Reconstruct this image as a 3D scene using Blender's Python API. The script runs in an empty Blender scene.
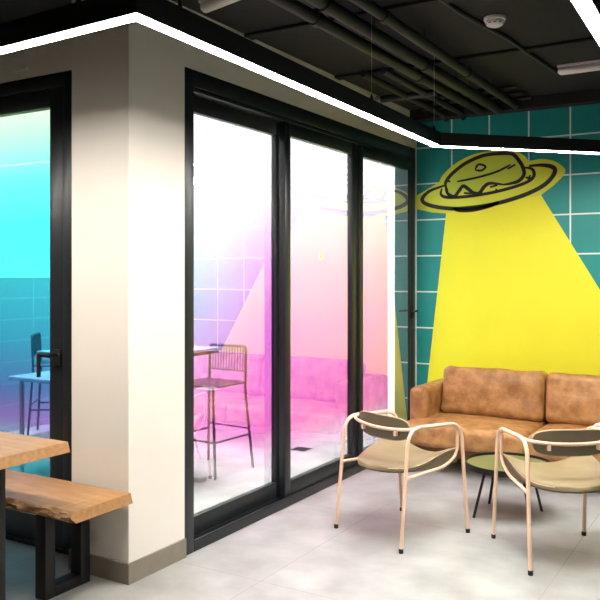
import bpy, bmesh, math, random
from mathutils import Vector, Matrix, noise
random.seed(7)
scn = bpy.context.scene
col = scn.collection
PI = math.pi

# ------------------------------------------------------------------ helpers
def lin(r, g, b):
    f = lambda v: (v/255)/12.92 if v/255 <= .04045 else ((v/255+.055)/1.055)**2.4
    return (f(r), f(g), f(b), 1)

def new_mat(name):
    m = bpy.data.materials.new(name); m.use_nodes = True
    nt = m.node_tree
    for n in list(nt.nodes): nt.nodes.remove(n)
    out = nt.nodes.new('ShaderNodeOutputMaterial')
    return m, nt, out

def pbr(name, c, rough=.5, metal=0, var=0, c2=None, scale=8, bump=0, bscale=60, stretch=(1,1,1), coat=0, detail=4):
    m, nt, out = new_mat(name)
    b = nt.nodes.new('ShaderNodeBsdfPrincipled')
    nt.links.new(b.outputs[0], out.inputs[0])
    b.inputs['Base Color'].default_value = c
    b.inputs['Roughness'].default_value = rough
    b.inputs['Metallic'].default_value = metal
    if coat:
        b.inputs['Coat Weight'].default_value = coat
    tc = nt.nodes.new('ShaderNodeTexCoord'); mp = nt.nodes.new('ShaderNodeMapping')
    mp.inputs['Scale'].default_value = stretch
    nt.links.new(tc.outputs['Object'], mp.inputs[0])
    n = nt.nodes.new('ShaderNodeTexNoise'); n.inputs['Scale'].default_value = scale; n.inputs['Detail'].default_value = detail
    nt.links.new(mp.outputs[0], n.inputs['Vector'])
    if c2 is None: c2 = tuple(v*(1-var) for v in c[:3])+(1,)
    r = nt.nodes.new('ShaderNodeValToRGB')
    r.color_ramp.elements[0].position = .35; r.color_ramp.elements[0].color = c2
    r.color_ramp.elements[1].position = .65; r.color_ramp.elements[1].color = c
    nt.links.new(n.outputs[0], r.inputs[0]); nt.links.new(r.outputs[0], b.inputs['Base Color'])
    if bump:
        n2 = nt.nodes.new('ShaderNodeTexNoise'); n2.inputs['Scale'].default_value = bscale
        nt.links.new(mp.outputs[0], n2.inputs['Vector'])
        bp = nt.nodes.new('ShaderNodeBump'); bp.inputs['Strength'].default_value = bump; bp.inputs['Distance'].default_value = .01
        nt.links.new(n2.outputs[0], bp.inputs['Height']); nt.links.new(bp.outputs[0], b.inputs['Normal'])
    return m

def emit(name, c, s):
    m, nt, out = new_mat(name)
    e = nt.nodes.new('ShaderNodeEmission'); e.inputs[0].default_value = c; e.inputs[1].default_value = s
    nt.links.new(e.outputs[0], out.inputs[0]); return m

def math_node(nt, op, a, b=None):
    n = nt.nodes.new('ShaderNodeMath'); n.operation = op
    for i, v in enumerate((a, b)):
        if v is None: continue
        if isinstance(v, (int, float)): n.inputs[i].default_value = v
        else: nt.links.new(v, n.inputs[i])
    return n.outputs[0]

def grid_mask(nt, coord, x0, dx, w):
    t = math_node(nt, 'ADD', math_node(nt, 'DIVIDE', math_node(nt, 'SUBTRACT', coord, x0), dx), .5)
    t = math_node(nt, 'ABSOLUTE', math_node(nt, 'SUBTRACT', math_node(nt, 'FRACT', t), .5))
    return math_node(nt, 'LESS_THAN', math_node(nt, 'MULTIPLY', t, dx), w/2)

def tile_mat(name, tile, tile2, line, axes, rough=.45, nscale=2):
    """axes: list of (axis, origin, spacing, width)"""
    m, nt, out = new_mat(name)
    b = nt.nodes.new('ShaderNodeBsdfPrincipled'); b.inputs['Roughness'].default_value = rough
    nt.links.new(b.outputs[0], out.inputs[0])
    tc = nt.nodes.new('ShaderNodeTexCoord'); sp = nt.nodes.new('ShaderNodeSeparateXYZ')
    nt.links.new(tc.outputs['Object'], sp.inputs[0])
    mask = None
    for ax, o, d, w in axes:
        k = grid_mask(nt, sp.outputs[ax], o, d, w)
        mask = k if mask is None else math_node(nt, 'MAXIMUM', mask, k)
    n = nt.nodes.new('ShaderNodeTexNoise'); n.inputs['Scale'].default_value = nscale; n.inputs['Detail'].default_value = 8
    nt.links.new(tc.outputs['Object'], n.inputs['Vector'])
    r = nt.nodes.new('ShaderNodeValToRGB')
    r.color_ramp.elements[0].position = .35; r.color_ramp.elements[0].color = tile2
    r.color_ramp.elements[1].position = .65; r.color_ramp.elements[1].color = tile
    nt.links.new(n.outputs[0], r.inputs[0])
    mx = nt.nodes.new('ShaderNodeMix'); mx.data_type = 'RGBA'
    nt.links.new(mask, mx.inputs['Factor']); nt.links.new(r.outputs[0], mx.inputs['A']); mx.inputs['B'].default_value = line
    nt.links.new(mx.outputs['Result'], b.inputs['Base Color'])
    return m

class MB:
    """collects shapes and links them as ONE mesh object"""
    def __init__(self): self.bm = bmesh.new()
    def box(self, x0, x1, y0, y1, z0, z1, bev=0, seg=2):
        r = bmesh.ops.create_cube(self.bm, size=1)
        vs = r['verts']
        for v in vs:
            v.co = Vector((x0+(v.co.x+.5)*(x1-x0), y0+(v.co.y+.5)*(y1-y0), z0+(v.co.z+.5)*(z1-z0)))
        if bev:
            es = list({e for v in vs for e in v.link_edges})
            bmesh.ops.bevel(self.bm, geom=es, offset=bev, segments=seg, affect='EDGES', profile=.5)
        return self
    def tube(self, pts, r, seg=10, fillet=0, closed=False, caps=True):
        pts = [Vector(p) for p in pts]
        if fillet: pts = fillet_path(pts, fillet)
        n = len(pts); rings = []; up = None
        for i, p in enumerate(pts):
            if closed: t = (pts[(i+1) % n]-pts[i-1]).normalized()
            elif i == 0: t = (pts[1]-p).normalized()
            elif i == n-1: t = (p-pts[i-1]).normalized()
            else: t = ((pts[i+1]-p).normalized()+(p-pts[i-1]).normalized()).normalized()
            if up is None:
                a = Vector((0,0,1)) if abs(t.z) < .9 else Vector((1,0,0))
                up = (a-t*a.dot(t)).normalized()
            else: up = (up-t*up.dot(t)).normalized()
            sd = t.cross(up)
            rr = r[i] if isinstance(r, (list, tuple)) else r
            rings.append([self.bm.verts.new(p+(up*math.cos(2*PI*k/seg)+sd*math.sin(2*PI*k/seg))*rr) for k in range(seg)])
        m = n if closed else n-1
        for i in range(m):
            a, b = rings[i], rings[(i+1) % n]
            for k in range(seg):
                self.bm.faces.new((a[k], a[(k+1) % seg], b[(k+1) % seg], b[k]))
        if caps and not closed:
            self.bm.faces.new(rings[0][::-1]); self.bm.faces.new(rings[-1])
        return self
    def lathe(self, prof, cx=0, cy=0, seg=40, M=None):
        rings = []
        for r, z in prof:
            ring = []
            for k in range(seg):
                v = Vector((cx+r*math.cos(2*PI*k/seg), cy+r*math.sin(2*PI*k/seg), z))
                ring.append(self.bm.verts.new(M @ v if M else v))
            rings.append(ring)
        for a, b in zip(rings, rings[1:]):
            for k in range(seg):
                self.bm.faces.new((a[k], a[(k+1) % seg], b[(k+1) % seg], b[k]))
        self.bm.faces.new(rings[0][::-1]); self.bm.faces.new(rings[-1])
        return self
    def prism(self, poly, y0, y1):
        """poly in x,z ; extruded along y"""
        a = [self.bm.verts.new((x, y0, z)) for x, z in poly]; b = [self.bm.verts.new((x, y1, z)) for x, z in poly]
        n = len(poly)
        for i in range(n): self.bm.faces.new((a[i], a[(i+1) % n], b[(i+1) % n], b[i]))
        self.bm.faces.new(a[::-1]); self.bm.faces.new(b)
        return self
    def grid(self, f, nu, nv, thick=None):
        """closed shell between top f(u,v) and bottom g(u,v)"""
        g = thick
        top = [[self.bm.verts.new(f(i/nu, j/nv)) for j in range(nv+1)] for i in range(nu+1)]
        bot = [[self.bm.verts.new(g(i/nu, j/nv)) for j in range(nv+1)] for i in range(nu+1)]
        for i in range(nu):
            for j in range(nv):
                self.bm.faces.new((top[i][j], top[i+1][j], top[i+1][j+1], top[i][j+1]))
                self.bm.faces.new((bot[i][j], bot[i][j+1], bot[i+1][j+1], bot[i+1][j]))
        edge = [(i, 0) for i in range(nu)]+[(nu, j) for j in range(nv)]+[(i, nv) for i in range(nu, 0, -1)]+[(0, j) for j in range(nv, 0, -1)]
        for k in range(len(edge)):
            i, j = edge[k]; p, q = edge[(k+1) % len(edge)]
            self.bm.faces.new((top[i][j], bot[i][j], bot[p][q], top[p][q]))
        return self
    def build(self, name, mat, parent=None, smooth=False, angle=40):
        bmesh.ops.recalc_face_normals(self.bm, faces=self.bm.faces)
        me = bpy.data.meshes.new(name)
        if smooth:
            for f in self.bm.faces: f.smooth = True
            lim = math.radians(angle)
            for e in self.bm.edges:
                if len(e.link_faces) == 2 and e.calc_face_angle(0) > lim: e.smooth = False
        self.bm.to_mesh(me); self.bm.free()
        me.materials.append(mat)
        o = bpy.data.objects.new(name, me); col.objects.link(o)
        if parent: o.parent = parent
        return o

def fillet_path(pts, rad, n=6):
    out = [pts[0]]
    for i in range(1, len(pts)-1):
        a, p, b = pts[i-1], pts[i], pts[i+1]
        d1, d2 = (a-p), (b-p); l = min(rad, d1.length*.48, d2.length*.48)
        s, e = p+d1.normalized()*l, p+d2.normalized()*l
        for k in range(n+1):
            t = k/n; out.append(s*(1-t)**2+p*2*t*(1-t)+e*t*t)
    out.append(pts[-1]); return out

def smooth_path(pts, n=6, closed=False):
    pts = [Vector(p) for p in pts]; out = []; L = len(pts)
    rng = range(L if closed else L-1)
    for i in rng:
        if closed: p0, p1, p2, p3 = pts[i-1], pts[i], pts[(i+1) % L], pts[(i+2) % L]
        else: p0, p1, p2, p3 = pts[max(i-1,0)], pts[i], pts[i+1], pts[min(i+2,L-1)]
        for k in range(n):
            t = k/n
            out.append(.5*((2*p1)+(p2-p0)*t+(2*p0-5*p1+4*p2-p3)*t*t+(3*p1-p0-3*p2+p3)*t**3))
    if not closed: out.append(pts[-1])
    return out

def empty(name, loc=(0,0,0), rz=0, parent=None):
    o = bpy.data.objects.new(name, None); col.objects.link(o)
    o.location = loc; o.rotation_euler.z = rz; o.empty_display_size = .1
    if parent: o.parent = parent
    return o
def tag(o, label, cat, group=None):
    o['label'] = label; o['category'] = cat
    if group: o['group'] = group
    return o
def struct(o): o['kind'] = 'structure'; return o
def copy_tree(o, parent=None):
    c = o.copy(); col.objects.link(c)
    if parent: c.parent = parent
    for ch in list(o.children): copy_tree(ch, c)
    return c

# ------------------------------------------------------------------ materials
M = {}
M['plaster'] = pbr('white_plaster', lin(238,232,222), .6, var=.03, scale=3, bump=.03, bscale=150)
M['grey_wall'] = pbr('dark_grey_plaster', lin(84,82,80), .7, var=.05, scale=3)
M['teal'] = tile_mat('teal_paint_white_grid', lin(18,140,134), lin(14,132,126), lin(214,228,222),
                     [('X', .327, .3215, .012), ('Z', .0918, .3086, .012)], .5)
M['yellow'] = pbr('yellow_paint', lin(232,227,40), .55, var=.04, scale=3)
M['yellow_shaded'] = pbr('yellow_paint_shaded', lin(216,220,58), .55, var=.04, scale=4)  # same yellow paint as the beam, shade above the LED put into the colour
M['bun'] = pbr('lime_paint', lin(196,208,62), .55, var=.04, scale=4)
M['black_paint'] = pbr('black_paint', lin(14,16,14), .5)
M['black_metal'] = pbr('black_powdercoat', lin(15,15,16), .45, 0, var=.15, scale=30)
M['frame'] = pbr('anthracite_aluminium', lin(34,38,40), .36, .0, var=.1, scale=20, coat=0)
M['gasket'] = pbr('rubber_gasket', lin(12,12,12), .7)
M['ceiling'] = pbr('black_sprayed_concrete', lin(19,18,18), .85, var=.3, scale=2.5, bump=.25, bscale=22)
M['pipe'] = pbr('black_sprayed_pipe', lin(23,22,21), .6, var=.25, scale=12)
M['silver'] = pbr('galvanised_steel', lin(190,190,186), .3, .8)
M['skirting'] = pbr('grey_brown_tile', lin(140,131,117), .55, var=.12, scale=14)
M['floor'] = tile_mat('pale_cement_tile', lin(172,172,168), lin(146,145,140), lin(136,134,129),
                      [('X', .52, 1.2, .004), ('Y', .35, 1.2, .004)], .42, 3.2)
M['terrace'] = tile_mat('white_terrace_tile', lin(236,236,232), lin(228,228,224), lin(205,204,200),
                        [('X', .1, .6, .004), ('Y', .2, .6, .004)], .5, 3)
M['white_render'] = pbr('white_render', lin(226,226,223), .8, var=.02)
M['teal_tile'] = tile_mat('pale_blue_wall_tile', lin(222,230,230), lin(214,224,225), lin(248,250,250),
                          [('Y', 0, .6, .012), ('Z', .05, .2, .012)], .4)
M['dark_render'] = pbr('dark_render', lin(36,40,42), .7)
M['leather'] = pbr('tan_leather', lin(186,138,84), .5, c2=lin(146,100,54), scale=13, bump=.2, bscale=45, detail=8)
M['leather_dark'] = pbr('tan_leather_base', lin(150,92,56), .55, c2=lin(124,74,44), scale=6)
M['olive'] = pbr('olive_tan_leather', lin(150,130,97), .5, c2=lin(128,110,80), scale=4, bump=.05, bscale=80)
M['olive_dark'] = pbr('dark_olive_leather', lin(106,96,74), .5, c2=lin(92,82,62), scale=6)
M['blush'] = pbr('blush_powdercoat', lin(232,196,166), .38, var=.03)
M['piping'] = pbr('beige_piping', lin(196,172,138), .6)
M['black_rubber'] = pbr('black_rubber', lin(16,16,16), .7)
M['tray_olive'] = pbr('olive_laminate', lin(108,110,66), .45, var=.05)
M['wood'] = pbr('oiled_oak', lin(176,132,86), .42, c2=lin(156,114,72), scale=5, stretch=(1.2,9,9), bump=.08, bscale=12, detail=8)
M['bark'] = pbr('live_edge_bark', lin(196,154,112), .75, c2=lin(136,94,60), scale=16, stretch=(1,1,2.5), bump=.6, bscale=30, detail=8)
M['white_plastic'] = pbr('white_plastic', lin(225,222,212), .4, var=.02)
M['grey_plastic'] = pbr('grey_slot', lin(60,58,54), .5)
M['white_cloth'] = pbr('white_cloth', lin(240,238,230), .8, var=.05, bump=.3, bscale=90)
M['led'] = emit('led_strip', (1, .94, .86, 1), 112)
M['lamp_off'] = pbr('opal_diffuser', lin(214,210,202), .35)
M['steel_grey'] = pbr('grey_wire', lin(118,124,128), .35, .3)
M['table_white'] = pbr('pale_laminate', lin(236,238,236), .35)
M['clear'] = None

def glass_mat(name, ramp_axis, stops, refl, side=None, rough=0):
    """tinted see-through film with mirror-like sheen; colours run along the pane's own height (and width)"""
    m, nt, out = new_mat(name)
    tc = nt.nodes.new('ShaderNodeTexCoord'); sp = nt.nodes.new('ShaderNodeSeparateXYZ')
    nt.links.new(tc.outputs['Object'], sp.inputs[0])
    tr = nt.nodes.new('ShaderNodeBsdfTransparent'); gl = nt.nodes.new('ShaderNodeBsdfGlossy')
    gl.inputs['Roughness'].default_value = rough
    gl.inputs['Color'].default_value = (1, 1, 1, 1)
    def ramp(stops, v, lo, hi):
        t = math_node(nt, 'DIVIDE', math_node(nt, 'SUBTRACT', v, lo), hi-lo)
        r = nt.nodes.new('ShaderNodeValToRGB'); e = r.color_ramp.elements
        while len(e) < len(stops): e.new(.5)
        for i, (p, c) in enumerate(stops):
            e[i].position = (p-lo)/(hi-lo); e[i].color = c if len(c) == 4 else c+(1,)
        nt.links.new(t, r.inputs[0]); return r.outputs[0]
    c = ramp(stops, sp.outputs['Z'], 0, 2.5)
    if side:
        axis, lo, hi, stops2 = side
        c2 = ramp(stops2, sp.outputs['Z'], 0, 2.5)
        k = math_node(nt, 'DIVIDE', math_node(nt, 'SUBTRACT', sp.outputs[axis], lo), hi-lo)
        mr = nt.nodes.new('ShaderNodeClamp'); nt.links.new(k, mr.inputs[0])
        mx = nt.nodes.new('ShaderNodeMix'); mx.data_type = 'RGBA'
        nt.links.new(mr.outputs[0], mx.inputs['Factor']); nt.links.new(c2, mx.inputs['A']); nt.links.new(c, mx.inputs['B'])
        c = mx.outputs['Result']
    nt.links.new(c, tr.inputs[0])
    mix = nt.nodes.new('ShaderNodeMixShader'); mix.inputs[0].default_value = refl
    nt.links.new(tr.outputs[0], mix.inputs[1]); nt.links.new(gl.outputs[0], mix.inputs[2])
    nt.links.new(mix.outputs[0], out.inputs[0])
    return m

MAG = (.93, .17, .62); PINK = (.95, .55, .86)
WHT = (1, 1, .985)
M['film'] = glass_mat('magenta_film_glass', 'Z',
    [(.04, (.42, .48, .45)), (.26, (.44, .38, .46)), (.52, (.44, .085, .33)), (1.10, (.46, .105, .43)), (1.50, (.47, .20, .45)), (1.85, (.50, .38, .49)), (2.12, (.58, .56, .57))], .44,
    side=('Y', .50, 1.25, [(.04, (.43, .49, .45)), (.42, (.43, .43, .46)), (.64, (.44, .13, .34)), (.95, (.36, .17, .42)), (1.30, (.30, .32, .48)), (1.62, (.42, .50, .55)), (1.95, (.56, .59, .575))]))
M['film_cyan'] = glass_mat('cyan_film_glass', 'Z',
    [(.17, (.012, .11, .13)), (.44, (.02, .11, .14)), (.60, (.07, .085, .13)), (.68, (.085, .05, .15)), (.86, (.03, .07, .16)), (1.15, (.018, .14, .20)), (1.40, (.02, .18, .22)), (1.75, (.018, .19, .20)), (2.0, (.035, .21, .195)), (2.2, (.095, .215, .15)), (2.38, (.16, .225, .145))], .004)
M['clear'] = glass_mat('clear_glass', 'Z', [(0, (.9, .95, .95)), (2.4, (.9, .95, .95))], .46)

def plain_glass():
    m, nt, out = new_mat('bare_glass_face')
    tr = nt.nodes.new('ShaderNodeBsdfTransparent'); tr.inputs[0].default_value = (.97, .98, .98, 1)
    nt.links.new(tr.outputs[0], out.inputs[0]); return m
M['bare'] = plain_glass()
def film_side(o, d):
    """the film sits on the face of the pane that looks along d; the other faces are bare glass"""
    o.data.materials.append(M['bare'])
    for p in o.data.polygons: p.material_index = 0 if p.normal.dot(Vector(d)) > .9 else 1

# ------------------------------------------------------------------ setting
H = 2.87; YB = 3.53
f = struct(MB().box(-3.2, 4.6, -4.6, YB, -.1, 0).build('floor', M['floor']))
struct(MB().box(-9, -.16, .27, YB, -.1, -.002).build('floor_terrace', M['terrace']))
struct(MB().box(-3.35, 4.75, -4.75, .27, H, H+.15).box(-.16, 4.75, .27, YB+.15, H, H+.15).build('ceiling', M['ceiling']))
for x0, x1, y0, y1, nm in [(.0, 4.6, .95, 1.03, 'trim_1'), (.0, 4.6, 2.05, 2.13, 'trim_2'), (.0, 4.6, -.30, -.22, 'trim_3')]:
    struct(MB().box(x0, x1, y0, y1, H-.02, H, .006).build(nm, M['ceiling']))
struct(MB().box(.0, 4.6, 3.40, YB, H-.09, H, .006).build('trim_4', M['ceiling']))
struct(MB().box(0, 4.6, YB, YB+.15, 0, H).build('wall_back', M['teal']))
struct(MB().box(4.6, 4.75, -4.75, YB+.15, 0, H).build('wall_right', M['grey_wall']))
struct(MB().box(-3.35, 4.6, -4.75, -4.6, 0, H).build('wall_front', M['grey_wall']))
struct(MB().box(-3.35, -3.2, -4.6, .27, 0, H).build('wall_far_left', M['grey_wall']))
cw = MB().prism([(-.382, 0), (0, 0), (0, .416), (-.512, .416), (-.512, .12), (-.382, .12)], 0, H)
bmesh.ops.transform(cw.bm, matrix=Matrix(((1, 0, 0, 0), (0, 0, 1, 0), (0, 1, 0, 0), (0, 0, 0, 1))), verts=cw.bm.verts[:])
struct(cw.build('wall_corner', M['plaster']))
struct(MB().box(-.16, 0, .416, YB, 2.56, H).build('wall_glazed', M['plaster']))
left = MB().box(-3.2, -.512, .12, .27, 2.545, H).box(-3.2, -2.1, .12, .27, 0, 2.545)
struct(left.build('wall_left', M['plaster']))
# tiled skirting around the corner
bb = MB().box(-.392, .012, -.012, 0, 0, .098).box(0, .012, 0, .416, 0, .098).box(-.392, -.382, 0, .12, 0, .098)
struct(bb.build('baseboard_corner', M['skirting']))
# terrace outside the glass
struct(MB().box(-3.4, -.0, YB, YB+.15, -.1, 3.3).box(-9, -3.4, YB, YB+.15, -.1, 5.0).build('wall_terrace', M['white_render']))
struct(MB().box(-9.15, -9, .27, YB+.15, -.1, 5.5).build('wall_terrace_end', M['white_render']))
struct(MB().box(-3.62, -3.50, .27, YB, 0, 1.445).build('wall_terrace_tiled', M['teal_tile']))
struct(MB().box(-.118, -.002, 3.37, YB, 0, 2.56).build('trim_5', M['dark_render']))

# ------------------------------------------------------------------ door_1 : three-panel sliding glazed door
D1 = struct(empty('door_1', (0, .416, 0)))
y0 = .416
def L(mb, name, mat, parent, **k): return mb.build(name, mat, parent, **k)
yl = lambda y: y-y0
fr = MB()
fr.box(-.15, 0, yl(.416), yl(.495), 0, 2.558, .004)            # jamb by the column
fr.box(-.15, 0, yl(3.425), yl(3.53), 0, 2.558, .004)            # jamb at the back wall
fr.box(-.15, 0, yl(.495), yl(3.425), 2.47, 2.558, .004)         # head
fr.box(-.15, -.008, yl(.495), yl(3.425), 2.445, 2.47, .003)
fr.box(-.012, .0, yl(.495), yl(3.425), 0, .062, .004)           # front lip of the sill
fr.box(-.15, -.012, yl(.495), yl(3.425), 0, .03)
fr.box(-.072, -.066, yl(.495), yl(3.425), .03, .05)             # rail between the tracks
dfr = L(fr, 'door_frame', M['frame'], D1, smooth=True)
def panel(name, ya, yb, xf, xb, wl, wr, glass_mat_key, zt=2.445, zb=.034, rail=.115, top=.085):
    p = MB()
    p.box(xb, xf, yl(ya), yl(ya)+wl, zb, zt, .004).box(xb, xf, yl(yb)-wr, yl(yb), zb, zt, .004)
    p.box(xb, xf, yl(ya)+wl, yl(yb)-wr, zb, zb+rail, .004).box(xb, xf, yl(ya)+wl, yl(yb)-wr, zt-top, zt, .004)
    o = L(p, name, M['frame'], D1, smooth=True)
    return o
def pane(name, ya, yb, x, mat, parent, z0=.145, z1=2.365):
    # panes keep the room's own origin so the film colours run on across panels
    o = MB().box(x-.004, x, ya, yb, z0, z1).build(name, mat, parent)
    film_side(o, (1, 0, 0))
    o.matrix_parent_inverse = Matrix.Translation((0, -y0, 0)); return o
p1 = panel('sliding_panel', .497, 1.50, -.078, -.118, .01, .075, 'film')
pane('glass_pane', .505, 1.43, -.096, M['film'], p1)
p2 = panel('sliding_panel', 1.432, 2.452, -.016, -.062, .068, .085, 'film')
g2 = pane('glass_pane', 1.498, 2.37, -.036, M['film'], p2)
p3 = panel('fixed_panel', 2.456, 3.425, .0, -.050, .06, .03, 'film')
pane('glass_pane', 2.51, 2.965, -.004, M['film'], p3)
pane('glass_pane', 2.965, 3.40, -.004, M['clear'], p3)
st = MB().lathe([(.0335, 0), (.0335, .0012), (.033, .0016)], seg=32, M=Matrix.Rotation(PI/2, 4, 'Y')).build('round_sticker', M['white_plastic'], g2)
st.location = (-.0355, 1.92, 1.60)
sm = MB().lathe([(.010, 0), (.010, .0022)], seg=16, M=Matrix.Rotation(PI/2, 4, 'Y'))
sm.box(.0016, .0024, -.012, .012, .008, .013)
sm = sm.build('sticker_mark', M['yellow'], g2); sm.location = (-.0355, 1.925, 1.592)
hd = MB().box(0, .012, yl(3.425), yl(3.46), 1.10, 1.21, .003).tube([(.006, yl(3.443), 1.165), (.055, yl(3.443), 1.165), (.055, yl(3.34), 1.165)], .009, 10, .015)
L(hd, 'door_handle', M['gasket'], D1, smooth=True)

# ------------------------------------------------------------------ door_2 : glazed door left of the column
D2 = struct(empty('door_2', (-.512, .12, 0)))
x0 = -.512
X = lambda x: x-x0
fr = MB()
fr.box(X(-.582), X(-.514), 0, .12, 0, 2.543, .004).box(X(-2.098), X(-2.03), 0, .12, 0, 2.543, .004)
fr.box(X(-2.03), X(-.582), 0, .12, 2.475, 2.543, .004).box(X(-2.03), X(-.582), 0, .12, 0, .02)
L(fr, 'door_frame', M['frame'], D2, smooth=True)
lf = MB()
lf.box(X(-.692), X(-.585), .012, .065, .022, 2.472, .004).box(X(-2.027), X(-1.92), .012, .065, .022, 2.472, .004)
lf.box(X(-1.92), X(-.692), .012, .065, .022, .165, .004).box(X(-1.92), X(-.692), .012, .065, 2.37, 2.472, .004)
leaf = L(lf, 'door_leaf', M['frame'], D2, smooth=True)
gp = MB().box(-1.93, -.685, .15, .154, .15, 2.38).build('glass_pane', M['film_cyan'], leaf)
film_side(gp, (0, -1, 0))
gp.matrix_parent_inverse = Matrix.Translation((.512, -.12, 0))
hd = MB().box(X(-.655), X(-.60), -.002, .014, .985, 1.075, .003)
hd.tube([(X(-.628), .01, 1.05), (X(-.628), -.055, 1.05), (X(-.70), -.055, 1.05), (X(-.70), -.055, .93)], .011, 10, .014)
L(hd, 'door_handle', M['gasket'], leaf, smooth=True)

# ------------------------------------------------------------------ mural on the back wall
mu = tag(empty('wall_mural', (0, YB, 0)), 'painted mural of a hovering saucer and its yellow light beam on the teal wall', 'mural')
OUT = [(0.004,2.150),(0.115,2.207),(0.214,2.26),(0.241,2.31),(0.33,2.388),(0.443,2.447),(0.571,2.481),(0.738,2.485),(0.861,2.467),(0.941,2.424),(0.973,2.384),(1.067,2.391),(1.168,2.367),(1.236,2.318),(1.254,2.283),(1.229,2.237),(1.16,2.171)]
LOW = [(1.067,2.105),(.277,1.99),(.151,2.004),(.004,2.04)]
def flat(poly, d0, d1, name, mat, parent):
    return MB().prism(poly, -d1, -d0).build(name, mat, parent)
outp = [tuple(v) for v in [(p.x, p.y) for p in smooth_path([(x, z, 0) for x, z in OUT], 4)]]
flat(outp+LOW, 0, .0012, 'saucer', M['yellow_shaded'], mu)
# beam edges carried on down to the skirting
bl = lambda z: .277+(z-1.99)*(.277-.106)/(1.99-.527)
br = lambda z: 1.067+(2.105-z)*(1.511-1.067)/(2.105-1.355)
flat([(bl(1.99)+.001, 1.99), (1.067, 2.105), (br(.004), .004), (bl(.004), .004)], 0, .0010, 'light_beam', M['yellow'], mu)
S = {'ring':[(0.268,2.228),(0.133,2.189),(0.065,2.129),(0.092,2.083),(0.214,2.045),(0.4,2.026),(0.655,2.045),(0.901,2.101),(1.067,2.168),(1.148,2.235),(1.176,2.292),(1.148,2.325),(1.067,2.342),(0.973,2.342)],
'belly':[(0.334,2.029),(0.413,2.011),(0.529,2.013),(0.655,2.04),(0.73,2.066)],
'bun':[(0.294,2.175),(0.273,2.227),(0.281,2.265),(0.334,2.325),(0.452,2.404),(0.605,2.455),(0.755,2.46),(0.84,2.448),(0.889,2.396),(0.925,2.333),(0.932,2.273),(0.889,2.227),(0.828,2.211),(0.767,2.205)],
'fold':[(0.373,2.254),(0.529,2.274),(0.705,2.312),(0.828,2.364)],
'tick':[(0.799,2.33),(0.865,2.362)],
'tick2':[(0.289,2.264),(0.316,2.258)],
'drip':[(0.273,2.227),(0.289,2.163),(0.347,2.129),(0.387,2.17),(0.426,2.213),(0.465,2.191),(0.516,2.151),(0.567,2.148),(0.605,2.195),(0.655,2.222),(0.767,2.205)],
'plate':[(0.241,2.204),(0.233,2.153),(0.294,2.125),(0.452,2.124),(0.655,2.143),(0.852,2.181),(0.973,2.222),(1.013,2.267),(0.996,2.316),(0.937,2.332)],
't3':[(0.433,2.155),(0.498,2.147)],
't4':[(0.655,2.192),(0.718,2.203)],
't5':[(0.705,2.158),(0.71,2.174)],
't6':[(0.945,2.252),(0.99,2.243)], 't7':[(.962,2.235),(.985,2.268)],
'seed':[(0.529,2.341),(0.559,2.384),(0.618,2.363),(0.585,2.333),(0.534,2.339)]}
def stroke(mb, pts, w):
    P = smooth_path([(x, 0, z) for x, z in pts], 8); n = len(P); Lf = []; Rt = []
    for i, p in enumerate(P):
        t = (P[min(i+1, n-1)]-P[max(i-1, 0)]).normalized(); nn = Vector((-t.z, 0, t.x))
        k = w/2*(.45+.55*min(1, math.sin(PI*(i+.6)/(n+.2))*2.2))
        Lf.append(p+nn*k); Rt.append(p-nn*k)
    d = -.0024
    ft = [(mb.bm.verts.new((a.x, d, a.z)), mb.bm.verts.new((b.x, d, b.z))) for a, b in zip(Lf, Rt)]
    bk = [(mb.bm.verts.new((a.x, 0, a.z)), mb.bm.verts.new((b.x, 0, b.z))) for a, b in zip(Lf, Rt)]
    for i in range(n-1):
        mb.bm.faces.new((ft[i][0], ft[i+1][0], ft[i+1][1], ft[i][1]))
        mb.bm.faces.new((ft[i][0], bk[i][0], bk[i+1][0], ft[i+1][0]))
        mb.bm.faces.new((ft[i][1], ft[i+1][1], bk[i+1][1], bk[i][1]))
    mb.bm.faces.new((ft[0][0], ft[0][1], bk[0][1], bk[0][0])); mb.bm.faces.new((ft[-1][0], bk[-1][0], bk[-1][1], ft[-1][1]))
ln = MB()
W = dict(ring=.034, belly=.034, bun=.030, fold=.018, drip=.030, plate=.026, seed=.018)
for k, v in S.items(): stroke(ln, v, W.get(k, .016))
bunp = [(p.x, p.y) for p in smooth_path([(x, z, 0) for x, z in S['bun']], 5)]
dr = [(p.x, p.y) for p in smooth_path([(x, z, 0) for x, z in S['drip']], 5)][::-1]
flat(bunp+dr[1:-8], .0, .0018, 'bun', M['bun'], mu)
ln.build('line_drawing', M['black_paint'], mu)

# ------------------------------------------------------------------ ceiling services
def cpipe(pts, r, label, group=None, name='ceiling_pipe', mat='pipe', fit=None):
    t = empty(name, pts[0]); o = Vector(pts[0])
    MB().tube([Vector(p)-o for p in pts], r, 14, .06).build('pipe_run', M[mat], t, smooth=True)
    if fit:
        d = (Vector(pts[-1])-Vector(pts[0])).normalized()
        for a in fit:
            p = Vector(pts[0]).lerp(Vector(pts[-1]), a)-o
            MB().tube([p-d*.03, p+d*.03], r*1.22, 14).build('coupling', M[mat], t, smooth=True)
            p = Vector(pts[0]).lerp(Vector(pts[-1]), min(1, a+.12))-o
            MB().tube([p+Vector((0,0,r*.9)), Vector((p.x, p.y, H-o.z))], .004, 6).build('hanger_rod', M[mat], t)
    return tag(t, label, 'pipe', group)
cpipe([(.60, -1.2, 2.79), (.63, 3.38, 2.79)], .034, 'dark ceiling pipe nearest the glazed wall, running towards the saucer mural', 'parallel pipes under the ceiling', fit=(.42, .72))
cpipe([(.77, -1.2, 2.78), (.78, 3.36, 2.78)], .036, 'dark ceiling pipe in the middle of the three parallel runs', 'parallel pipes under the ceiling', fit=(.38, .66))
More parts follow.
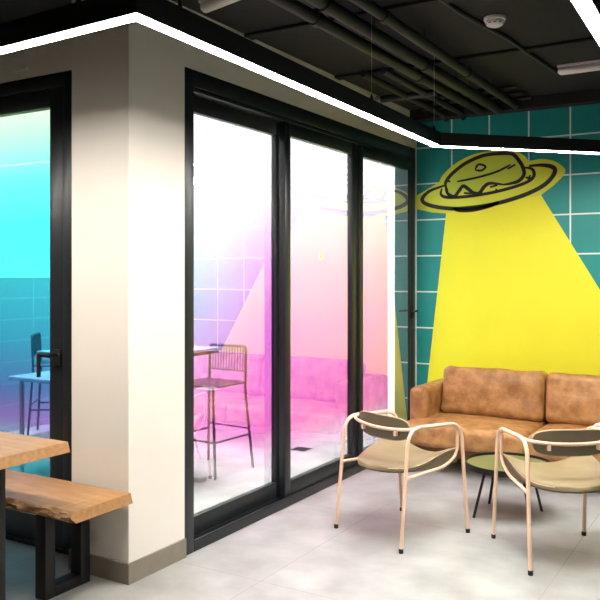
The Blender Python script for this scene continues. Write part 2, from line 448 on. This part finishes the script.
cpipe([(.93, -1.2, 2.79), (.93, 3.30, 2.79)], .03, 'dark ceiling pipe farthest from the glazed wall of the three parallel runs', 'parallel pipes under the ceiling', fit=(.46, .75))
cross = cpipe([(.10, 2.62, 2.80), (.545, 2.62, 2.80)], .026, 'short dark ceiling pipe with a bright end cap, pointing at the glazed wall', None)
MB().tube([(-.045, 0, 0), (0, 0, 0)], .03, 14).build('end_cap', M['silver'], cross, smooth=True)['label'] = 'bright steel end cap'
for i, y in enumerate((2.88, 3.08, 3.28)):
    cpipe([(.16, y, 2.835), (1.05, y, 2.835)], .014, ['thin dark conduit crossing the pipes, farthest from the mural wall', 'thin dark conduit crossing the pipes, in the middle of three', 'thin dark conduit crossing the pipes, closest to the mural wall'][i], 'conduits crossing the pipes', name='ceiling_conduit')
for i, x in enumerate((.30, .45)):
    cpipe([(x, 1.9, 2.81), (x, 3.40, 2.80), (x, 3.47, 2.77)], .024, ['small dark pipe bending down at the mural wall, closest to the glazed wall', 'small dark pipe bending down at the mural wall, next to the three large pipes'][i], 'small pipes bending at the mural wall')
cpipe([(1.16, .3, 2.855), (1.22, 1.25, 2.855), (1.30, 1.75, 2.855), (1.37, 2.72, 2.855), (1.8, 2.72, 2.855)], .012, 'dark bent conduit running past the smoke detector to the small batten lamp', name='ceiling_conduit')
# smoke detector
sd = tag(empty('smoke_detector', (1.335, 1.42, H)), 'small white round smoke detector on the black ceiling', 'smoke detector')
MB().lathe([(.058, 0), (.058, -.014), (.054, -.018)], seg=40).build('base', M['white_plastic'], sd, smooth=True)
MB().lathe([(.050, -.018), (.051, -.03), (.042, -.042), (.03, -.048), (.001, -.049)], seg=40).build('cover', M['white_plastic'], sd, smooth=True)
v = MB()
for k in range(10):
    a = 2*PI*k/10; v.box(-.008, .008, -.002, .002, -.002, .002); 
    bmesh.ops.transform(v.bm, matrix=Matrix.Translation((.047*math.cos(a), .047*math.sin(a), -.036)) @ Matrix.Rotation(a+PI/2, 4, 'Z'), verts=v.bm.verts[-8:])
v.build('vent_slots', M['grey_plastic'], sd)
# unlit batten lamps on the ceiling
def batten(loc, length, rz, label):
    t = tag(empty('batten_lamp', loc, rz), label, 'lamp', 'unlit batten lamps on the ceiling')
    MB().box(0, length, -.028, .028, -.018, 0, .004).build('base', M['white_plastic'], t)
    m = MB().tube([(0.002, 0, -.036), (.02, 0, -.036), (length-.02, 0, -.036), (length-.002, 0, -.036)], [.016, .030, .030, .016], 16)
    m.build('diffuser', M['lamp_off'], t, smooth=True)
    return t
batten((1.405, 2.60, H), .6, 0, 'short unlit white batten lamp on the black ceiling near the mural wall')
batten((.13, .40, H), .62, -.25, 'unlit white batten lamp above the column, cut by the top of the photo')

# ------------------------------------------------------------------ suspended LED lines
def offset_path(pts, d):
    out = []
    n = len(pts)
    for i, p in enumerate(pts):
        p = Vector(p)
        if i == 0: t1 = t2 = (Vector(pts[1])-p).normalized()
        elif i == n-1: t1 = t2 = (p-Vector(pts[i-1])).normalized()
        else: t1, t2 = (p-Vector(pts[i-1])).normalized(), (Vector(pts[i+1])-p).normalized()
        n1, n2 = Vector((-t1.y, t1.x)), Vector((-t2.y, t2.x)); b = (n1+n2).normalized()
        out.append(p+b*(d/b.dot(n1)))
    return out
def sweep_flat(mb, pts, w, z0, z1):
    a, b = offset_path(pts, w/2), offset_path(pts, -w/2); vs = []
    for p, q in zip(a, b):
        vs.append([mb.bm.verts.new((p.x, p.y, z0)), mb.bm.verts.new((q.x, q.y, z0)), mb.bm.verts.new((q.x, q.y, z1)), mb.bm.verts.new((p.x, p.y, z1))])
    for u, v in zip(vs, vs[1:]):
        for k in range(4): mb.bm.faces.new((u[k], u[(k+1) % 4], v[(k+1) % 4], v[k]))
    mb.bm.faces.new(vs[0][::-1]); mb.bm.faces.new(vs[-1])
ZL = 2.28
def led_line(path, hangers, label, loc):
    t = tag(empty('linear_pendant_light', loc), label, 'lamp', 'black LED profiles hung from the ceiling')
    inv = Matrix.Translation((-loc[0], -loc[1], -loc[2]))
    pv = [Vector(p) for p in path]
    m = MB(); sweep_flat(m, pv, .058, ZL+.004, ZL+.088)
    o = m.build('profile', M['black_metal'], t); o.matrix_parent_inverse = inv
    m = MB(); sweep_flat(m, [pv[0]+(pv[1]-pv[0]).normalized()*.004]+pv[1:-1]+[pv[-1]-(pv[-1]-pv[-2]).normalized()*.004], .050, ZL+.003, ZL+.0045)
    o = m.build('diffuser', M['led'], t); o.matrix_parent_inverse = inv
    for hx, hy in hangers:
        o = MB().lathe([(.011, ZL+.088), (.009, ZL+.105), (.004, ZL+.125), (.002, ZL+.13)], hx, hy, 12).build('wire_gripper', M['black_metal'], t, smooth=True); o.matrix_parent_inverse = inv
        o = MB().tube([(hx, hy, ZL+.12), (hx, hy, H)], .0012, 6).build('hanging_wire', M['silver'], t); o.matrix_parent_inverse = inv
    return t
led_line([(-2.6, -.776), (.8995, -.921), (.8146, 1.916), (1.80, 2.90)],
         [(.634, -.910), (-1.6, -.817), (.8995, -.921), (.893, -.70), (.845, .9), (.8165, 1.86), (1.7, 2.80)],
         'long black pendant light with bright white strip bending around the column and along the glass', (.8995, -.921, ZL))
led_line([(2.165, -1.9), (2.105, 1.0), (2.105, 2.2)], [(2.146, -1.0), (2.113, .6), (2.105, 1.9)],
         'black pendant light with bright strip at the top right, apart from the bent one', (2.12, -.4, ZL))
# light reflection over the left door, modelled as a thin white box
tag(MB().box(-.95, -.845, .112, .12, 2.588, 2.604, .002).build('light_glint', M['white_cloth']), 'thin white bar standing in for a light reflection on the wall above the cyan glass door', 'light reflection')

# ------------------------------------------------------------------ tables and bench
def slab(name, xa, xb, ya, yb, zt, th, parent, seed, live):
    """board along x with a rough live edge on the low-y side and a chamfered end"""
    mb = MB(); nx = 60; prof_n = 7
    rings = []
    for i in range(nx+1):
        x = xa+(xb-xa)*i/nx
        w = noise.noise((x*5, seed, 0))*.012+noise.noise((x*17, seed+3, 0))*.006 if live else 0
        ring = [(yb, zt), (yb, zt-th)]
        for k in range(prof_n):
            a = k/(prof_n-1)
            rough = (noise.noise((x*22, a*4, seed))*.020+noise.noise((x*55, a*8, seed))*.009) if live else 0
            bulge = .018*math.sin(PI*a)+.010*(1-a) if live else .004*math.sin(PI*a)
            ring.append((ya+w-bulge+rough*(1-abs(2*a-1)*.5)+0, zt-th+th*a))
        sl = .014
        rings.append([mb.bm.verts.new((x if i < nx else x-sl*((z-(zt-th))/th if i == nx else 0), y, z)) for y, z in ring])
    for a, b in zip(rings, rings[1:]):
        n = len(a)
        for k in range(n): mb.bm.faces.new((a[k], a[(k+1) % n], b[(k+1) % n], b[k]))
    mb.bm.faces.new(rings[0][::-1]); mb.bm.faces.new(rings[-1])
    o = mb.build(name, M['wood'], parent, smooth=True, angle=35)
    if live:
        o.data.materials.append(M['bark'])
        for p in o.data.polygons:
            if p.center.y < ya+.02 and p.normal.y < -.35: p.material_index = 1
    return o
def u_leg(x, ya, yb, zt, w, t, parent):
    m = MB().box(x-w/2, x+w/2, ya, ya+t, 0, zt, .003).box(x-w/2, x+w/2, yb-t, yb, 0, zt, .003)
    m.box(x-w/2, x+w/2, ya+t, yb-t, 0, t*.85, .003).box(x-w/2, x+w/2, ya+t, yb-t, zt-.012, zt, .002)
    return m.build('leg', M['black_metal'], parent, smooth=True)
bn = tag(empty('bench', (-.6, -.225, 0)), 'live-edge wooden bench with black U legs against the white column', 'bench')
slab('seat', -.75, .665, -.158, .185, .45, .046, bn, 4.0, True)
u_leg(.384, -.115, .155, .404, .068, .058, bn); u_leg(-.50, -.115, .155, .404, .068, .058, bn)
tb = tag(empty('dining_table', (-.50, -.79, 0)), 'wooden dining table cut by the left edge, in front of the bench', 'table')
slab('tabletop', -.42, .53, -.40, .40, .75, .043, tb, 9.0, True)
u_leg(.27, -.34, .245, .707, .075, .065, tb); u_leg(-.25, -.34, .245, .707, .075, .065, tb)

# ------------------------------------------------------------------ sofa
def cushion(x0, x1, y0, y1, z0, z1, rad, seed, wr=.004, crown=.02, sag=0, nx=44, ny=22, nz=14, wrinkle_dir=None):
    bm = bmesh.new()
    bmesh.ops.create_cube(bm, size=2)
    bmesh.ops.subdivide_edges(bm, edges=list(bm.edges), cuts=19, use_grid_fill=True)
    hx, hy, hz = (x1-x0)/2, (y1-y0)/2, (z1-z0)/2
    c = Vector(((x0+x1)/2, (y0+y1)/2, (z0+z1)/2))
    # spread the grid lines towards the edges so that the rounding is smooth
    def warp(t, h):
        k = min(.45, rad*1.3/h)
        s = 1 if t >= 0 else -1; a = abs(t)
        return s*((a/.6)*(1-k) if a < .6 else 1-k+(a-.6)/.4*k)
    for v in bm.verts:
        p = Vector((warp(v.co.x, hx)*hx, warp(v.co.y, hy)*hy, warp(v.co.z, hz)*hz))
        q = Vector((max(-hx+rad, min(hx-rad, p.x)), max(-hy+rad, min(hy-rad, p.y)), max(-hz+rad, min(hz-rad, p.z))))
        d = p-q
        if d.length > 1e-6: p = q+d.normalized()*rad
        ux, uy, uz = p.x/hx, p.y/hy, p.z/hz
        nrm = d.normalized() if d.length > 1e-6 else Vector((0,0,1))
        b = crown*(1-ux*ux)*(1-uy*uy) if hz < hy else crown*(1-ux*ux)*(1-uz*uz)
        if hz < hy: p.z += b*(1 if uz > 0 else 0)
        else: p.y += -b if uy < 0 else 0
        if wrinkle_dir == 'back' and uy < 0:
            # soft vertical puckers gathered towards the top, one long crease and pulled side seams
            k = max(0, uz+.1)
            p.y += wr*2.4*k*noise.noise((p.x*16+seed, p.z*3+p.x*4, seed))
            e = abs(ux)**6
            p.y += wr*1.6*e*noise.noise((p.x*10, p.z*26+seed, seed))
            p.y += .005*math.exp(-((uz-.20-.05*noise.noise((p.x*4, seed, 1)))/.05)**2)
        p += nrm*wr*noise.noise((p.x*9+seed, p.y*9, p.z*9+seed))
        v.co = c+p
    bmesh.ops.recalc_face_normals(bm, faces=bm.faces)
    m = MB(); m.bm.free(); m.bm = bm
    return m
so = tag(empty('sofa', (1.18, 3.1, 0)), 'tan leather two-seat sofa in front of the yellow light beam', 'sofa')
ox, oy = 1.18, 3.1
def sc(name, x0, x1, y0, y1, z0, z1, rad, seed, mat='leather', **k):
    return cushion(x0-ox, x1-ox, y0-oy, y1-oy, z0, z1, rad, seed, **k).build(name, M[mat], so, smooth=True, angle=80)
sc('arm', .222, .365, 2.86, 3.49, .135, .60, .035, 1.3, crown=.0, wr=.003)
sc('arm', 1.995, 2.125, 2.86, 3.49, .135, .60, .035, 5.3, crown=.0, wr=.003)
MB().box(.25-ox, 2.11-ox, 2.76-oy, 3.46-oy, .115, .215, .02, 3).build('base', M['leather_dark'], so, smooth=True)
MB().box(.36-ox, 2.0-ox, 3.36-oy, 3.49-oy, .2, .60, .03, 3).build('back_frame', M['leather'], so, smooth=True)
sc('seat_cushion', .245, 1.175, 2.62, 3.28, .205, .365, .042, 2.1, crown=.022, wr=.006)
sc('seat_cushion', 1.18, 2.115, 2.62, 3.28, .205, .365, .042, 7.7, crown=.022, wr=.006)
for i, (a, b) in enumerate(((.37, 1.175), (1.183, 1.99))):
    o = sc('back_cushion', a, b, -.10+oy, .085+oy, -.19, .19, .048, 3.7+i*2.2, crown=.03, wr=.012, wrinkle_dir='back')
    o.location = (0, .155, .545); o.rotation_euler.x = math.radians(-9)
for x, y in ((.32, 2.82), (.32, 3.40), (2.04, 2.82), (2.04, 3.40)):
    MB().lathe([(.018, 0), (.022, .118)], x-ox, y-oy, 16).build('leg', M['black_metal'], so, smooth=True)
# crumpled cloth on the seat
def clothf(u, v):
    x = (u-.5)*.20; y = (v-.5)*.11
    return Vector((x, y, .012+.016*(1-(2*u-1)**4)*(1-(2*v-1)**4)*(1+.7*noise.noise((x*30, y*30, 2)))))
cl = MB().grid(clothf, 22, 14, lambda u, v: clothf(u, v)*1-Vector((0, 0, .006))).build('cloth', M['white_cloth'], None, smooth=True, angle=80)
cl.location = (1.66, 3.02, .402)
tag(cl, 'small crumpled white cloth on the sofa seat behind the right armchair', 'cloth')

# ------------------------------------------------------------------ coffee table
ct = tag(empty('coffee_table', (1.246, 2.0, 0)), 'low round coffee table with olive tray top and black splayed legs', 'coffee table')
MB().lathe([(.235, .288), (.262, .290), (.264, .312), (.262, .325), (.256, .325), (.254, .306), (.001, .306)], seg=64).build('tray_rim', M['black_metal'], ct, smooth=True)
MB().lathe([(.253, .3055), (.253, .310), (.001, .310)], seg=64).build('tabletop', M['tray_olive'], ct, smooth=True)
for x, y in ((-.165, -.17), (.172, -.155), (.158, .172), (-.172, .16)):
    MB().tube([(x, y, 0), (x*.66, y*.66, .29)], .0085, 12).build('leg', M['black_metal'], ct, smooth=True)

# ------------------------------------------------------------------ armchairs
def make_chair():
    t = empty('armchair')
    W2 = .25
    for s in (-1, 1):
        side = [(s*.262, -.27, .012), (s*.254, -.205, .648), (s*.254, .218, .632), (s*.262, .268, .012)]
        pts = fillet_path([Vector(p) for p in side], .098, 9)
        MB().tube(pts, .0105, 12).build('side_frame', M['blush'], t, smooth=True)
        inner = [(s*W2, .13, .632), (s*(W2-.004), .196, .618), (s*(W2-.010), .202, .45), (s*(W2-.012), .10, .398), (s*(W2-.006), -.15, .384), (s*(W2+.006), -.231, .384)]
        MB().tube(fillet_path([Vector(p) for p in inner], .05, 6), .009, 10).build('seat_support', M['blush'], t, smooth=True)
        for y in (-.2705, .2685):
            MB().lathe([(.011, 0), (.0125, .002), (.0125, .022), (.011, .024)], s*.262, y, 14).build('foot_cap', M['black_rubber'], t, smooth=True)
    half = [(.252, -.095, .643), (.243, -.135, .638), (.205, -.163, .630), (.11, -.184, .621)]
    rail = smooth_path([(-x, y, z) for x, y, z in half]+[(0, -.192, .618)]+half[::-1], 6)
    MB().tube(rail, .0095, 12).build('back_rail', M['blush'], t, smooth=True)
    # backrest : curved half-moon pad inside the rail
    R = .62
    def bk(u, v, off):
        a = (u*2-1); th = a*.335
        hh = (max(0, 1-abs(a)**4.0))**.5                            # rounded ends
        zt = .632+(.688-.632)*(.25+.75*hh); zb = .618-(.618-.552)*(.12+.88*hh)
        z = zb+(zt-zb)*v
        rr = R-off
        x = rr*math.sin(th); y = -.1815+R-rr*math.cos(th)
        y += (z-.615)*-.12
        return Vector((x, y, z))
    def pad(u, v):
        e = min(1, 7*min(u, 1-u))**.5*min(1, 4.5*min(v, 1-v)+.0)**.5
        return bk(u, v, .004+.030*e)
    MB().grid(pad, 40, 14, lambda u, v: bk(u, v, .004)).build('backrest', M['olive_dark'], t, smooth=True, angle=70)
    MB().tube([bk(k/40, 1, .006)+Vector((0, 0, .001)) for k in range(41)], .0032, 8).build('backrest_piping', M['piping'], t, smooth=True)
    for s in (-1, 1):
        MB().box(s*.13-.008, s*.13+.008, -.189, -.166, .586, .612, .002).build('bracket', M['blush'], t)
    # seat : round at the rear, wings curling up at the front corners
    def outline(u, v):
        y = -.27+.485*v
        if v < .62:
            k = (1-((.62-v)/.62)**2.1); hw = .235*max(0.0, k)**.5
        else: hw = .235+.004*(v-.62)
        fr = .012*math.cos((u*2-1)*PI/2)
        return (u*2-1)*hw, y+fr*v
    def seat_z(x, y):
        k = max(0, min(1, (y+.20)/.38)); k = k*k*(3-2*k)
        return .438+.068*k*(abs(x)/.235)**2.2-.004*(1-k)
    def top(u, v):
        x, y = outline(u, v); x0, y0_ = outline(u, v)
        e = min(1, 5*min(u, 1-u))*min(1, 6*min(v+.0, 1-v)+.0)
        return Vector((x, y, seat_z(x, y)-.013*(1-max(0, e)**.5)))
    def bot(u, v):
        x, y = outline(u, v); return Vector((x, y, seat_z(x, y)-.034))
    MB().grid(top, 36, 30, bot).build('seat', M['olive'], t, smooth=True, angle=75)
    def sh_t(u, v):
        x, y = outline(u, v); return Vector((x*.985, y*.985, seat_z(x, y)-.035))
    def sh_b(u, v):
        x, y = outline(u, v)
        e = (1-abs(2*u-1)**3)*(1-abs(2*v-1)**4)
        c = seat_z(x, y)-.438
        return Vector((x*.985, y*.975, .394+c-.85*max(0, c)-.008*max(0, e)))
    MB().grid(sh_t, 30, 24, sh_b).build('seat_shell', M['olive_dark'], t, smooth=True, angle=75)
    rim = [top(0.0, k/24) for k in range(2, 25)]+[top(k/16, 1) for k in range(1, 17)]+[top(1, k/24) for k in range(23, 1, -1)]
    MB().tube([p+Vector((0, 0, -.006)) for p in rim], .0035, 8).build('seat_piping', M['piping'], t, smooth=True)
    return t
ch = make_chair(); ch.location = (.80, 1.39, 0); ch.rotation_euler.z = math.radians(-21)
tag(ch, 'olive leather armchair with blush tube frame in front of the sliding glass door', 'armchair', 'pair of tube-framed armchairs')
c2 = copy_tree(ch); c2.location = (1.665, 1.465, 0); c2.rotation_euler.z = math.radians(36)
tag(c2, 'olive leather armchair with blush tube frame at the right edge, its back turned to us', 'armchair', 'pair of tube-framed armchairs')

# ------------------------------------------------------------------ terrace furniture
def make_stool():
    t = empty('bar_stool')
    for x, y, tx, ty, zt in ((-.225, -.23, -.18, -.17, .655), (.225, -.23, .18, -.17, .655)):
        MB().tube([(x, y, 0), (tx, ty-.02, .60), (tx, ty-.03, .90)], .0105, 10, .04).build('rear_leg', M['steel_grey'], t, smooth=True)
    for x in (-.225, .225):
        MB().tube([(x, .21, 0), (x*.82, .19, .66)], .0105, 10).build('front_leg', M['steel_grey'], t, smooth=True)
    seat = MB().tube([(-.19, -.18, .655), (-.19, .19, .655), (.19, .19, .655), (.19, -.18, .655)], .010, 10, .05).tube([(.19, -.18, .655), (-.19, -.18, .655)], .010, 10)
    seat.build('seat_ring', M['steel_grey'], t, smooth=True)
    m = MB()
    for k in range(11): m.tube([(-.16+.032*k, -.178, .658), (-.16+.032*k, .188, .658)], .005, 8)
    m.build('seat_wires', M['steel_grey'], t, smooth=True)
    MB().tube([(-.18, -.20, .895), (-.17, -.205, .925), (.17, -.205, .925), (.18, -.20, .895)], .0105, 10, .03).build('top_rail', M['steel_grey'], t, smooth=True)
    m = MB().tube([(-.18, -.198, .735), (.18, -.198, .735)], .007, 8)
    for k in range(12): m.tube([(-.15+.0273*k, -.198, .735), (-.15+.0273*k, -.205, .922)], .0045, 8)
    m.build('back_wires', M['steel_grey'], t, smooth=True)
    MB().tube([(-.21, -.21, .26), (-.211, .204, .26), (.211, .204, .26), (.21, -.21, .26)], .008, 8, .03).tube([(-.21, -.212, .30), (.21, -.212, .30)], .007, 8).build('footrest', M['steel_grey'], t, smooth=True)
    return t
s1 = make_stool(); s1.location = (-1.0, 1.945, 0); s1.rotation_euler.z = PI-.06
tag(s1, 'grey wire bar stool seen through the sliding glass door, beside the white table', 'bar stool', 'wire bar stools on the terrace')
s2 = copy_tree(s1); s2.location = (-3.02, 2.28, 0); s2.rotation_euler.z = -.9
tag(s2, 'grey wire bar stool seen through the cyan glass door at the left edge', 'bar stool', 'wire bar stools on the terrace')
ht = tag(empty('high_table', (-1.22, 1.30, 0)), 'pale high table behind the sliding glass door beside the column', 'table')
MB().box(-.42, .47, -.45, .42, .935, .955, .004).build('tabletop', M['table_white'], ht)
MB().box(-.42, .47, -.45, .42, .915, .9345, .003).build('under_frame', M['black_metal'], ht)
for y in (-.33, .33):
    m = MB().box(-.30, .40, y-.03, y+.03, 0, .035, .003); m.build('foot_bar', M['steel_grey'], ht)
    MB().box(-.03, .03, y-.03, y+.03, .035, .915, .003).build('leg', M['steel_grey'], ht)
wt = tag(empty('white_table', (-2.16, 1.35, 0)), 'low white table seen through the cyan glass door at the left edge', 'table')
MB().box(0, .44, -.31, .31, .70, .73, .006).build('tabletop', M['table_white'], wt)
for x, y in ((.06, -.24), (.38, -.24), (.38, .24), (.06, .24)):
    MB().tube([(x, y, 0), (x, y, .70)], .018, 12).build('leg', M['table_white'], wt, smooth=True)
# floor drain
fd = tag(empty('floor_drain', (-.765, 2.885, -.002)), 'small dark drain grate in the terrace floor behind the middle glass panel', 'drain')
m = MB().box(-.075, .075, -.075, .075, 0, .003); m.build('frame', M['silver'], fd)
m = MB()
for k in range(6): m.box(-.065, .065, -.062+.022*k, -.05+.022*k, .003, .006)
m.build('grate_bars', M['dark_render'], fd)

# ------------------------------------------------------------------ light
w = bpy.data.worlds.new('World'); scn.world = w; w.use_nodes = True
bg = w.node_tree.nodes['Background']; bg.inputs[0].default_value = (.93, .97, 1, 1); bg.inputs[1].default_value = 8.0
def spot(name, loc, target, energy, angle, blend, size, color=(1, .93, .82)):
    l = bpy.data.lights.new(name, 'SPOT'); l.energy = energy; l.spot_size = math.radians(angle); l.spot_blend = blend
    l.shadow_soft_size = size; l.color = color
    o = bpy.data.objects.new(name, l); col.objects.link(o); o.location = loc
    o.rotation_euler = (Vector(target)-Vector(loc)).to_track_quat('-Z', 'Y').to_euler(); return o
spot('ceiling_spot', (1.5, .9, 2.84), (1.25, 1.35, 0), 250, 80, .8, .12, (.82, .94, 1))

sl = bpy.data.lights.new('sun', 'SUN'); sl.energy = 24; sl.angle = math.radians(25); sl.color = (1, .98, .95)
so_ = bpy.data.objects.new('sun', sl); col.objects.link(so_); so_.location = (-3, 0, 8); so_.rotation_euler = (math.radians(8), 0, 0)

# ------------------------------------------------------------------ camera and view
cd = bpy.data.cameras.new('Camera'); cd.sensor_width = 36; cd.lens = 46.8; cd.shift_y = -25/600
cd.clip_start = .05
cam = bpy.data.objects.new('Camera', cd); col.objects.link(cam)
cam.location = (2.606, -2.765, 1.47); cam.rotation_euler = (PI/2, 0, math.radians(30.91))
scn.camera = cam
vs = scn.view_settings
vs.view_transform = 'Standard'; vs.look = 'None'; vs.exposure = 0; vs.gamma = 1; vs.use_curve_mapping = False
